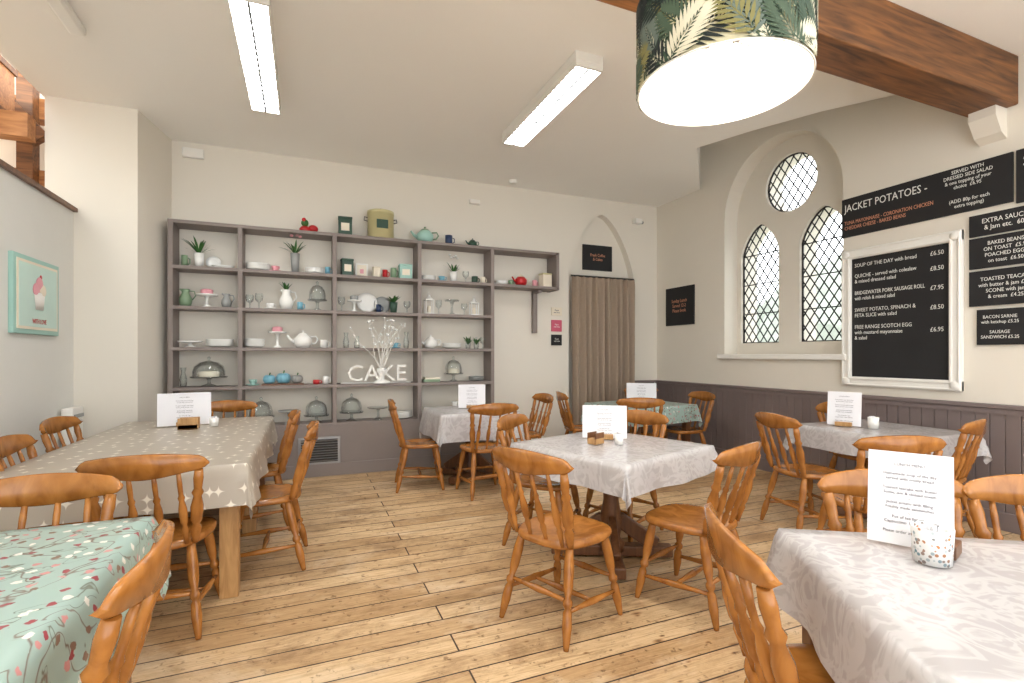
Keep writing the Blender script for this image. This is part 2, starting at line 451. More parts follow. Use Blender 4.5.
# ------------------------------------------------------------------ pendant lamps
LEAFC = [P('leaf_print_%d' % i, c, .8) for i, c in enumerate(((26, 42, 34), (62, 80, 60), (124, 118, 70), (96, 108, 98), (20, 30, 28), (46, 66, 48), (206, 200, 176)))]
def pendant(x, y, z, Rr, H, energy):
    b = B('pendant_lamp'); seg = 64
    b.lathe([(Rr-.003, 0), (Rr-.003, H)], M_shade, seg=seg); b.lathe([(Rr, 0), (Rr, H)], M_shade_out, seg=seg)
    for zz in (0, H): b.path([(Rr*math.cos(a*math.pi/32), Rr*math.sin(a*math.pi/32), zz) for a in range(65)], .004, M_white, 6)
    rnd = random.Random(3)
    def mp(u, v, off):
        th = u/Rr; v = max(.004, min(H-.004, v)); r = Rr+off
        return (r*math.cos(th), r*math.sin(th), v)
    def rhomb(p, d, L, w, m, off):
        n = (-d[1], d[0]); pt = lambda t, s: b.bm.verts.new(mp(p[0]+d[0]*L*t+n[0]*w*s, p[1]+d[1]*L*t+n[1]*w*s, off))
        c = pt(.4, 0); k = [pt(0, 0), pt(.35, 1), pt(.7, .7), pt(1, 0), pt(.7, -.7), pt(.35, -1)]
        for i in range(6): b.face([c, k[i], k[(i+1) % 6]], m)
    N = 120
    for i in range(N):
        u0 = 2*math.pi*Rr*((i*37) % N)/N+rnd.uniform(-.02, .02); v0 = rnd.uniform(-.08, H*.85); a = rnd.uniform(.2, 2.9)
        m = LEAFC[rnd.randrange(7)]; L = rnd.uniform(.17, .28); off = .0025+.00006*i
        d = (math.cos(a), math.sin(a)); rhomb((u0, v0), d, L, .003, m, off)
        for j in range(11):
            t = .08+.08*j; ll = .10*math.sin(math.pi*(t*.75+.2))
            for sgn in (-1, 1):
                aa = a+sgn*(.95-.5*t); rhomb((u0+d[0]*L*t, v0+d[1]*L*t), (math.cos(aa), math.sin(aa)), ll, .0072, m, off)
    for k in range(3):
        a = k*2*math.pi/3+.4; b.cyl((.03*math.cos(a), .03*math.sin(a), H*.62), (Rr*math.cos(a), Rr*math.sin(a), H*.9), .0025, M_dark, 6)
    b.cyl((0, 0, H*.55), (0, 0, H*.75), .022, M_white)
    b.ball((0, 0, H*.42), .045, M_bulb, (1, 1, 1.15))
    b.cyl((0, 0, H*.75), (0, 0, CH-z), .004, M_white, 6)
    b.lathe([(0, CH-z-.03), (.05, CH-z-.02), (.055, CH-z)], M_white)
    o = b.done((x, y, z), recalc=False)
    l = bpy.data.lights.new('bulb', 'POINT'); l.energy = energy; l.color = (1, .96, .88); l.shadow_soft_size = .045
    lo = bpy.data.objects.new('bulb', l); COL.objects.link(lo); lo.parent = o; lo.location = (0, .06, H*.62)
pendant(1.46, 1.45, 2.36, .305, .33, 24)
pendant(-.9, -1.0, 2.36, .305, .33, 30); pendant(3.6, -1.2, 2.36, .305, .33, 30)  # two unseen pendants added behind the camera to brighten the ceiling

# ------------------------------------------------------------------ shelf unit
XS = [-1.25, -.63, .31, 1.27, 2.20, 3.13]
ZS = [.59, 1.02, 1.43, 1.85, 2.26, 2.72]
b = B('display_shelf_unit'); T = .035; YF, YB = 5.95, 6.24; YC = (YF+YB)/2; D = YB-YF
for i, x in enumerate(XS[:5]): b.box((x, YC, (.55+2.72)/2), (.045, D, 2.72-.55), M_taupe, bev=.003)
for z in ZS: b.box(((XS[0]+XS[4])/2, YC, z-T/2), (XS[4]-XS[0]+.04, D+.004, T), M_taupe, bev=.003)
for z in ZS[4:]: b.box(((XS[4]+XS[5])/2, YC, z-T/2), (XS[5]-XS[4]+.02, D, T), M_taupe, bev=.003)
b.box((XS[5], YC, 2.47), (.04, D, .5), M_taupe)
b.box((2.9, 6.2, 1.95), (.06, .06, .6), M_taupe); b.box((2.9, 6.12, 2.2), (.05, .2, .03), M_taupe)
b.box(((XS[0]+XS[4])/2, YC, .28), (XS[4]-XS[0]+.02, D, .55), M_taupe)
b.box(((XS[0]+XS[4])/2, YF-.012, .07), (XS[4]-XS[0]+.04, .02, .14), M_taupe, bev=.004)
b.done()
b = B('air_vent_grille')
b.box((0, 0, 0), (.44, .02, .30), M_metal, bev=.004); b.box((0, -.008, 0), (.38, .01, .25), M_dark)
for i in range(9): b.box((0, -.016, -.11+i*.0275), (.38, .012, .006), M_metal, Matrix.Rotation(.6, 3, 'X'))
b.done((.15, 5.938, .29))

SY = 6.07
def plate(x, z, m=M_china, r=.11, n=1, name='plate_stack', y=SY):
    b = B(name)
    for i in range(n): b.lathe([(0, .004), (r*.6, .004), (r, .02), (r, .024), (r*.6, .009), (0, .009)], m, Matrix.Translation((0, 0, i*.009)), 24)
    b.done((x, y, z))
def platter(x, z, m=M_china, r=.14):
    b = B('serving_platter'); M = Matrix.Diagonal((1, .6, 1, 1))
    b.lathe([(0, 0), (r*.6, 0), (r, .03), (r*.98, .034), (r*.6, .008), (0, .008)], m, M, 24); b.done((x, SY, z))
def upright_plate(x, z, r=.12, m=M_china, y=6.15):
    b = B('display_plate'); M = Matrix.Translation((0, .02, r)) @ Matrix.Rotation(math.radians(78), 4, 'X')
    b.lathe([(0, 0), (r*.6, 0), (r, .02), (r, .026), (r*.6, .008), (0, .008)], m, M, 28); b.box((0, .03, .01), (.1, .06, .02), M_tdark); b.done((x, y, z))
def cake_stand(x, z, h=.12, r=.12, m=M_china, cake=None, dome=False, y=SY):
    b = B('cake_stand')
    b.lathe([(0, 0), (r*.5, 0), (r*.45, .01), (.015, .03), (.013, h*.7), (.03, h-.015), (r, h-.008), (r+.004, h+.006), (r-.004, h), (0, h)], m, seg=26)
    if cake:
        b.lathe([(r*.55, h), (r*.6, h+.05), (r*.4, h+.06), (0, h+.065)], cake, seg=20)
    if dome:
        d = r*.88; b.lathe([(d, h+.002), (d, h+.06), (d*.9, h+.11), (d*.6, h+.15), (.012, h+.17), (.01, h+.185), (.018, h+.2), (0, h+.215)], M_glass, seg=26)
    b.done((x, y, z))
def jug(x, z, h=.16, m=M_china, plant=False):
    b = B('jug'); r = h*.33
    b.lathe([(0, 0), (r*.75, 0), (r, h*.3), (r*.95, h*.5), (r*.55, h*.8), (r*.7, h), (r*.62, h), (r*.48, h*.8), (r*.8, h*.4), (0, .02)], m, seg=22)
    b.path([(r*.6, 0, h*.92), (r*1.3, 0, h*.9), (r*1.5, 0, h*.65), (r*.97, 0, h*.4)], h*.035, m)
    b.path([(-r*.5, 0, h*.9), (-r*.85, 0, h*1.0)], [h*.06, h*.04], m)
    if plant: greens(b, h, .16)
    b.done((x, SY, z), random.uniform(-.4, .4))
def greens(b, z, L, n=14, m=M_green, w=.012):
    for i in range(n):
        a = random.uniform(0, 6.28); e = random.uniform(.8, 2.2)
        b.leaf((0, 0, z-.02), (math.cos(a), math.sin(a)*.6, e), L*random.uniform(.7, 1.1), w, m)
def plant(x, z, pot=M_china, h=.1, L=.2, flower=None, n=16):
    b = B('potted_plant')
    b.lathe([(0, 0), (.035, 0), (.05, h), (.045, h), (.04, h-.015), (0, h-.015)], pot, seg=20); greens(b, h, L, n)
    if flower:
        for i in range(5):
            a = i*1.3; b.ball((.05*math.cos(a), .03*math.sin(a), h+L*.8+.02*(i % 3)), .02, flower, (1, 1, .7), 10)
    b.done((x, SY, z))
def teapot(x, z, m=M_china, s=1.0, accent=None, name='teapot'):
    b = B(name); a = accent or m
    b.lathe([(0, 0), (.05*s, 0), (.075*s, .04*s), (.075*s, .075*s), (.045*s, .11*s), (.04*s, .112*s)], m, seg=22)
    b.lathe([(.045*s, .11*s), (.03*s, .125*s), (.006*s, .132*s), (.012*s, .145*s), (0, .152*s)], a, seg=16)
    b.path([(-.065*s, 0, .05*s), (-.10*s, 0, .07*s), (-.125*s, 0, .105*s)], [.018*s, .012*s, .008*s], m)
    b.path([(.06*s, 0, .095*s), (.105*s, 0, .10*s), (.12*s, 0, .07*s), (.1*s, 0, .04*s), (.07*s, 0, .035*s)], .007*s, a)
    b.done((x, SY, z), random.uniform(-.3, .3))
def mug(x, z, m, r=.04, h=.09, name='mug', y=SY):
    b = B(name); b.lathe([(0, 0), (r, 0), (r, h), (r*.88, h), (r*.88, .01), (0, .01)], m, seg=20)
    b.path([(r*.95, 0, h*.8), (r*1.6, 0, h*.7), (r*1.6, 0, h*.35), (r*.95, 0, h*.2)], .006, m); b.done((x, y, z))
def tin(x, z, w, d, h, m, name='storage_tin', lid=None):
    b = B(name); b.box((0, 0, h*.44), (w, d, h*.88), m, bev=.008); b.box((0, 0, h*.93), (w+.006, d+.006, h*.12), lid or m, bev=.006)
    b.box((0, -d/2-.001, h*.45), (w*.6, .003, h*.4), M_cream); b.done((x, SY, z), random.uniform(-.15, .15))
def lantern(x, z, m=M_white, h=.2):
    b = B('candle_lantern'); w = .045
    b.box((0, 0, .008), (.11, .11, .016), m); b.box((0, 0, h*.72), (.11, .11, .012), m)
    for sx in (-w, w):
        for sy in (-w, w): b.box((sx, sy, h*.36), (.01, .01, h*.72), m)
    b.lathe([(.07, h*.72), (.02, h*.9), (.012, h)], m, seg=4); b.cyl((0, 0, .016), (0, 0, .1), .022, M_cream)
    b.path([(-.02, 0, h), (0, 0, h+.035), (.02, 0, h)], .003, m); b.done((x, SY, z))
def vase(x, z, h=.15, m=M_glass, r=.035):
    b = B('glass_vase'); b.lathe([(0, 0), (r*.8, 0), (r, h*.4), (r*.5, h*.75), (r*.8, h)], m, seg=18); b.done((x, SY, z))
def goblet(x, z, h=.15):
    b = B('glass_goblet'); b.lathe([(.035, 0), (.006, .01), (.006, h*.4), (.035, h*.55), (.042, h*.8), (.036, h)], M_glass, seg=18); b.done((x, SY, z))
def bottle(x, z):
    b = B('plant_in_bottle'); b.lathe([(0, 0), (.03, 0), (.034, .07), (.012, .11), (.012, .15)], M_glass, seg=18); greens(b, .07, .16, 12); b.done((x, SY, z))
def cup(x, z, m=M_china, y=SY):
    b = B('teacup_and_saucer'); b.lathe([(0, 0), (.04, 0), (.065, .012), (.064, .016), (.03, .008), (.022, .012), (.035, .04), (.042, .065), (.039, .065), (.03, .04), (0, .02)], m, seg=22)
    b.path([(.037, 0, .055), (.06, 0, .055), (.06, 0, .035), (.036, 0, .028)], .004, m); b.done((x, y, z), random.uniform(-1, 1))
def photo(x, z, w, h, m=M_grey, art=M_cream):
    b = B('framed_print'); b.box((0, 0, h/2), (w, .02, h), m, bev=.003); b.box((0, -.01, h/2), (w*.75, .006, h*.78), art); b.box((0, -.013, h*.45), (w*.3, .004, h*.3), M_pink); b.done((x, 6.14, z))

z0, z1, z2, z3, z4, z5 = ZS
# top
b = B('poppy_ornament'); b.lathe([(0, 0), (.05, 0), (.06, .04), (.035, .07), (0, .075)], M_red); b.ball((.085, 0, .05), .05, M_red, (1.1, 1, .9)); b.ball((0, 0, .11), .04, M_green); b.ball((-.01, -.03, .14), .022, M_red); b.done((0, SY, z5))
tin(.43, z5, .15, .1, .22, M_dgreen, 'tea_caddy')
b = B('enamel_bread_tin'); b.lathe([(0, 0), (.15, 0), (.15, .28), (.155, .28), (.155, .32), (.12, .33), (0, .335)], M_gold, seg=36)
for sx in (-1, 1): b.path([(sx*.15, 0, .24), (sx*.185, 0, .25), (sx*.19, 0, .21), (sx*.15, 0, .2)], .005, M_dark)
b.ball((0, 0, .345), .02, M_dgreen); b.box((0, -.148, .15), (.13, .01, .10), M_dgreen); b.done((.83, SY, z5))
teapot(1.36, z5, M_mint, 1.35, M_sage); mug(1.66, z5, M_navy, .045, .12); teapot(1.97, z5, M_dgreen, .75)
# row 5 (z4)
plant(-1.02, z4, M_china, .15, .27); platter(-.80, z4, M_china, .11); mug(-1.15, z4, M_sage, .03, .12); upright_plate(-.9, z4, .07)
plate(-.47, z4, M_china, .12, 7); cup(-.30, z4, M_pink); plant(-.1, z4, M_grey, .22, .24, M_pink, 22); plate(.1, z4, M_china, .1, 6); mug(.24, z4, M_blue, .03)
tin(.45, z4, .13, .1, .2, M_dgreen, 'biscuit_tin'); photo(.62, z4, .14, .17, M_white)
tin(.78, z4, .08, .08, .13, M_cream, 'spice_tin'); mug(.88, z4, M_red, .03, .1); mug(.98, z4, M_sage, .035, .13)
tin(1.12, z4, .15, .12, .18, M_mint, 'cake_tin')
plate(1.4, z4, M_china, .09, 5); cup(1.57, z4, M_blue); plant(1.72, z4, M_china, .13, .22, M_china); goblet(1.88, z4); mug(2.0, z4, M_dgreen); mug(2.11, z4, M_cream, .03)
teapot(2.64, z4, M_red, 1.1, M_cream); tin(3.0, z4, .14, .12, .19, M_cream, 'storage_tin', M_gold)
plate(2.36, z4, M_china, .09, 4); cup(2.5, z4, M_sage); mug(2.84, z4, M_pink, .03)
# row 4 (z3)
jug(-1.14, z3, .18, M_sage); cake_stand(-.95, z3, .13, .10, M_china, M_pink); jug(-.77, z3, .15, M_grey)
goblet(-.55, z3); goblet(-.46, z3, .17); cup(-.35, z3); jug(-.19, z3, .22, M_china, True); mug(-.05, z3, M_blue, .03); cake_stand(.13, z3, .12, .1, M_glass, None, True)
goblet(.39, z3, .17); cake_stand(.53, z3, .13, .08, M_china, M_grey); upright_plate(.68, z3, .12); upright_plate(.86, z3, .10, M_grey); mug(.80, z3, M_navy, .03, y=6.02); plant(.98, z3, M_dgreen, .13, .17, None, 20); goblet(1.14, z3)
lantern(1.41, z3, M_white, .24); goblet(1.53, z3, .18); cake_stand(1.70, z3, .18, .09, M_glass); goblet(1.86, z3); lantern(1.99, z3, M_china, .22)
# row 3 (z2)
cake_stand(-1.1, z2, .06, .11); plate(-.83, z2, M_china, .13, 8)
plate(-.5, z2, M_china, .1, 9); cake_stand(-.28, z2, .17, .09, M_china, M_pink); teapot(-.02, z2, M_china, 1.3); mug(.2, z2, M_china)
vase(.44, z2, .18); vase(.56, z2, .14); cup(1.0, z2, M_blue); vase(1.13, z2, .2)
teapot(1.43, z2, M_china, 1.1); plate(1.7, z2, M_china, .12, 6); bottle(1.91, z2); bottle(2.02, z2); goblet(2.11, z2)
# row 2 (z1)
cake_stand(-.93, z1, .1, .17, M_glass, M_cream, True); vase(-1.16, z1, .2)
b = B('ceramic_pumpkin_row')
b.box((0, 0, .008), (.42, .16, .016), M_tdark)
for k, (px, rr, mm) in enumerate(((-.14, .06, M_blue), (0, .072, M_blue), (.14, .058, M_grey))):
    for j in range(8):
        a = j*math.pi/4; b.ball((px+rr*.45*math.cos(a), rr*.45*math.sin(a), .016+rr*.8), rr*.6, mm, (1, 1, 1.3), 10)
    b.cyl((px, 0, .016+rr*1.4), (px+.01, 0, .016+rr*2), .007, M_green)
b.done((-.22, SY, z1))
cup(-.52, z1, M_mint); mug(.12, z1, M_red, .035, .05); mug(.22, z1, M_china, .03)
cl = B('cake_sign_letters'); cl.box((0, .03, .006), (.8, .05, .012), M_white); clo = cl.done((.78, 6.04, z1))
text('CAKE', .27, (.78, 6.0, z1+.11), 'N', M_white, clo, ext=.02, name='letters', cond=1.0)
b = B('white_branch_tree')
b.lathe([(0, 0), (.1, 0), (.09, .02), (.03, .05), (.035, .09), (.06, .14), (.05, .18), (.04, .18), (0, .16)], M_china)
rt = random.Random(5)
for i in range(13):
    p = Vector((0, 0, .15)); d = Vector((rt.uniform(-.5, .5), rt.uniform(-.45, .0), 1)).normalized(); pts = [p.copy()]
    for j in range(6):
        d = (d+Vector((rt.uniform(-.35, .35), rt.uniform(-.12, .05), .1))).normalized(); p = p+d*.09; p.y = min(p.y, -.05-.01*j); pts.append(p.copy())
        if j > 1:
            tw = (d+Vector((rt.uniform(-.9, .9), -.1, .1))).normalized(); b.path([p, p+tw*.07], [.003, .0015], M_white, 5)
            b.ball(p+tw*.07, .013, M_china, seg=8)
    b.path(pts, [.008, .007, .006, .005, .004, .003, .002], M_white, 5)
b.done((.83, 5.87+.12, z1))
b = B('recipe_book'); b.box((0, 0, .018), (.2, .15, .03), M_sage); b.box((.01, 0, .045), (.18, .14, .024), M_cream); b.done((1.43, SY, z1))
cake_stand(1.72, z1, .1, .12, M_glass, M_cream, True); plate(2.02, z1, M_grey, .1, 5)
# row 1 (z0)
platter(-1.05, z0, M_grey, .14); plate(-.79, z0, M_grey, .10, 5)
cake_stand(-.44, z0, .09, .13, M_glass, None, True); cake_stand(-.16, z0, .14, .11, M_grey); cake_stand(.12, z0, .08, .13, M_glass, None, True)
cake_stand(.5, z0, .1, .13, M_glass, None, True); cake_stand(.80, z0, .14, .12, M_glass); plate(1.08, z0, M_china, .12, 8)
cake_stand(1.46, z0, .1, .12, M_china); jug(1.74, z0, .18); plate(2.0, z0, M_china, .12, 8)

# ------------------------------------------------------------------ curtain & back-wall signs
b = B('door_curtain'); n = 180; W = 1.02
rows = [(.04, 1.1), (1.2, 1), (2.36, .8), (2.46, .6)]
grid = []
for z, amp in rows:
    grid.append([b.bm.verts.new((-W/2+W*i/n+.012*math.sin(z*1.3+i*.2), amp*(.045*math.sin(i*.34)+.018*math.sin(i*.13+1)), z)) for i in range(n+1)])
for r0, r1 in zip(grid[:-1], grid[1:]):
    for i in range(n): b.face([r0[i], r0[i+1], r1[i+1], r1[i]], M_curtain, True)
b.cyl((-.53, 0, 2.47), (.53, 0, 2.47), .013, M_dark)
b.done((3.99, 6.18, 0))
o = boxobj('wall_blackboard', (3.75, 6.345, 2.6), (4.25, 6.368, 2.97), M_board)
text('Fresh Coffee\n& Cakes', .06, (4.0, 6.343, 2.79), 'N', M_chalkp, o)
for z, m, h in ((1.96, M_cream, .11), (1.76, P('pink_sign', (205, 90, 115), .5), .16), (1.56, M_board, .15)):
    o = boxobj('notice_sign', (3.18, 6.232, z-h/2), (3.34, 6.25, z+h/2), m); text('Please\nwait here', .03, (3.26, 6.23, z), 'N', M_chalk if m is not M_cream else M_ink, o)

# ------------------------------------------------------------------ chalkboards on right wall
def board(name, y0, y1, za, zb, frame=None, fw=.0):
    b = B(name); yc = (y0+y1)/2; zc = (za+zb)/2; w = abs(y1-y0); h = zb-za
    b.box((0, 0, 0), (.02, w-fw, h-fw), M_board)
    if frame:
        for s in (-1, 1):
            b.box((-.012, s*(w/2-fw/2), 0), (.044, fw, h), frame, bev=.008); b.box((-.012, 0, s*(h/2-fw/2)), (.043, w, fw), frame, bev=.008)
            b.box((-.036, s*(w/2-fw*.8), 0), (.016, .018, h-fw*1.6), frame, bev=.005); b.box((-.036, 0, s*(h/2-fw*.8)), (.016, w-fw*1.6, .018), frame, bev=.005)
            b.box((-.036, s*(w/2-fw*.18), 0), (.014, .014, h-fw*.3), frame, bev=.005); b.box((-.036, 0, s*(h/2-fw*.18)), (.014, w-fw*.3, .014), frame, bev=.005)
        for sy in (-1, 1):
            for sz in (-1, 1): b.ball((-.034, sy*(w/2-fw*.5), sz*(h/2-fw*.5)), .04, frame, (.4, 1, 1), 10)
    return b.done((4.9895 if frame else 4.99, yc, zc))
X = 4.976
o = board('specials_board', 3.37, 2.06, 2.52, 2.90)
text('JACKET POTATOES -', .10, (X, 3.34, 2.80), 'R', M_chalk, o, 'LEFT', maxw=.72)
text('SERVED WITH\nDRESSED SIDE SALAD\n& one topping of your\nchoice  £6.95', .042, (X, 2.34, 2.80), 'R', M_chalk, o, maxw=.42)
text('TUNA MAYONNAISE - CORONATION CHICKEN\nCHEDDAR CHEESE - BAKED BEANS', .05, (X, 3.34, 2.63), 'R', M_chalkp, o, 'LEFT', maxw=.76)
text('(ADD 80p for each\nextra topping)', .042, (X, 2.33, 2.60), 'R', M_chalk, o, maxw=.4)
o = board('sandwich_board_sign', 2.04, .9, 2.50, 2.90)
text('SANDWICHES', .11, (X, 2.0, 2.80), 'R', M_chalk, o, 'LEFT'); text('ROAST HAM\nTUNA MAYO\nEGG & CRESS', .05, (X, 1.95, 2.63), 'R', M_chalkp, o, 'LEFT')
o = board('framed_chalkboard', 3.36, 2.37, 1.05, 2.38, M_white, .09)
ty = 2.22
for s, p in (('SOUP OF THE DAY with bread', '£6.50'), ('QUICHE - served with coleslaw\n& mixed dressed salad', '£8.50'), ('BRIDGEWATER PORK SAUSAGE ROLL\nwith relish & mixed salad', '£7.95'),
             ('SWEET POTATO, SPINACH &\nFETA SLICE with salad', '£8.50'), ('FREE RANGE SCOTCH EGG\nwith mustard mayonnaise\n& salad', '£6.95')):
    k = s.count('\n')
    text(s, .050, (X-.002, 3.24, ty-.025*k), 'R', M_chalk, o, 'LEFT', maxw=.60, sp=1.05); text(p, .055, (X-.002, 2.55, ty-.025*k), 'R', M_chalk, o, maxw=.13); ty -= .09+.062*k+.014
o = board('extras_sign', 2.33, 1.85, 2.30, 2.47); text('EXTRA SAUCES\n& Jam etc.  60p', .052, (X, 2.1, 2.385), 'R', M_chalk, o, maxw=.36)
for z, h, s in ((2.04, .245, 'BAKED BEANS\nON TOAST  £5.95\nPOACHED EGGS\non toast  £6.50'), (1.74, .28, 'TOASTED TEACAKE\nwith butter & jam £2.95\nSCONE with jam\n& cream  £4.25')):
    o = board('breakfast_sign', 2.33, 1.87, z, z+h); text(s, .042, (X, 2.1, z+h/2), 'R', M_chalk, o, sp=1.1, maxw=.37)
o = board('bacon_sign', 2.28, 1.99, 1.43, 1.71); text('BACON SARNIE\nwith ketchup £5.25\n\nSAUSAGE\nSANDWICH £5.25', .036, (X, 2.135, 1.57), 'R', M_chalk, o, sp=1.1, maxw=.24)
o = board('small_chalkboard', 6.02, 5.44, 1.78, 2.33); text('Sunday Lunch\nServed 12-2\nPlease book', .07, (X, 5.73, 2.06), 'R', M_chalkp, o, maxw=.45)

b = B('framed_picture')
b.box((0, 0, 0), (.03, .70, .57), M_mint, bev=.006); b.box((.014, 0, 0), (.012, .62, .50), M_cream); b.box((.016, 0, 0), (.012, .58, .46), P('mint_pale', (200, 225, 215), .6))
MR = Matrix.Translation((.025, .0, -.1)) @ Matrix.Diagonal((.04, 1, 1, 1))
b.lathe([(0, 0), (.06, 0), (.09, .13), (0, .13)], M_white, MR, 20)
for yy, zz, m in ((-.05, .05, M_pink), (.05, .05, M_cream), (0, .1, M_pink), (.02, .15, M_red)): b.ball((.025, yy, zz), .055 if m is not M_red else .02, m, (.08, 1, .9), 16)
o = b.done((-1.885, 4.88, 1.79)); text('WITH LOVE', .05, (-1.86, 4.88, 1.60), 'L', M_red, o)

# ------------------------------------------------------------------ tables & cloths
def table(x, y, a, bb, rot, kind='legs', m=M_tdark, legs=.075):
    b = B('dining_table')
    b.box((0, 0, .73), (2*a-.02, 2*bb-.02, .03), m, bev=.005)
    if kind == 'pedestal':
        b.turned((0, 0, .05), (0, 0, .715), [(0, .09), (.08, .09), (.12, .06), (.3, .075), (.5, .05), (.8, .06), (.9, .09), (1, .1)], m, 20)
        for k in range(2):
            R = Matrix.Rotation(math.radians(45+90*k), 3, 'Z')
            b.box((0, 0, .05), (.8, .09, .07), m, R, .01); b.box((0, 0, .69), (.6, .07, .05), m, R, .01)
            for s in (-1, 1):
                b.box(R @ Vector((s*.17, 0, .17)), (.3, .05, .1), m, R @ Matrix.Rotation(s*.6, 3, 'Y'), .01)
    else:
        for sx in (-1, 1):
            for sy in (-1, 1): b.box((sx*(a-.09), sy*(bb-.09), .358), (legs, legs, .716), m, bev=.005)
            b.box((sx*(a-.09), 0, .67), (.025, 2*bb-.25, .09), m)
        for sy in (-1, 1): b.box((0, sy*(bb-.09), .67), (2*a-.25, .025, .09), m)
    b.done((x, y, 0), math.radians(rot))
def cloth(x, y, a, bb, drop, rot, m, seed=0, wave=.016):
    b = B('tablecloth'); bm = b.bm; uv = bm.loops.layers.uv.new('UVMap')
    def axis(h):
        n = max(8, int(h*2/.05)); o = [drop*k/7 for k in range(1, 8)]
        return [-h-d for d in o[::-1]]+[-h+2*h*i/n for i in range(n+1)]+[h+d for d in o]
    ax, ay = axis(a), axis(bb); rn = random.Random(seed); ph = rn.uniform(0, 6); g = []
    for s in ax:
        row = []
        for t in ay:
            dx, dy = max(abs(s)-a, 0), max(abs(t)-bb, 0); d = math.hypot(dx, dy)
            cx, cy = max(-a, min(a, s)), max(-bb, min(bb, t)); z = 0
            if d > 0:
                ux, uy = (dx*(1 if s > 0 else -1))/d, (dy*(1 if t > 0 else -1))/d
                an = math.atan2(dy, dx); k = d/drop
                w = wave*k*(math.sin(9*(s if dx == 0 else t)+ph)+.5*math.sin(19*(s if dx == 0 else t)+ph*2)) if (dx == 0 or dy == 0) else 0
                if dx and dy: w = wave*k*1.6*math.sin(an*6+1)*math.sin(2*an)
                out = .008+.10*d+w+.01*k
                cx += ux*out; cy += uy*out; z = -d*.97
            row.append((bm.verts.new((cx, cy, z)), (s, t)))
        g.append(row)
    for i in range(len(ax)-1):
        for j in range(len(ay)-1):
            q = [g[i][j], g[i+1][j], g[i+1][j+1], g[i][j+1]]
            f = b.face([v[0] for v in q], m, True)
            if f:
                for l, v in zip(f.loops, q): l[uv].uv = v[1]
    b.done((x, y, .752), math.radians(rot), recalc=False)

table(1.90, 2.85, .475, .475, 18, 'pedestal'); cloth(1.90, 2.85, .475, .475, .17, 18, M_clothA, 1)
table(1.68, 5.28, .42, .42, 0, 'pedestal'); cloth(1.68, 5.28, .42, .42, .28, 0, M_clothA, 2)
table(3.82, 5.10, .5, .45, 8); cloth(3.82, 5.10, .5, .45, .2, 8, M_clothG, 3)
table(4.33, 2.62, .45, .45, -3, 'pedestal'); cloth(4.33, 2.62, .45, .45, .17, -3, M_clothA, 4)
table(1.80, .57, .6, .42, -32, 'legs'); cloth(1.80, .57, .6, .42, .22, -32, M_clothA, 5, .022)
table(-.875, 3.75, .575, .63, 0, 'legs', M_table, .095); table(-.875, 4.92, .575, .5, 0, 'legs', M_tdark)
cloth(-.875, 4.26, .58, 1.17, .22, 0, M_clothF, 6)
table(-1.02, 1.70, .5, .53, 0, 'legs'); cloth(-1.02, 1.70, .5, .53, .24, 0, M_clothG, 7)

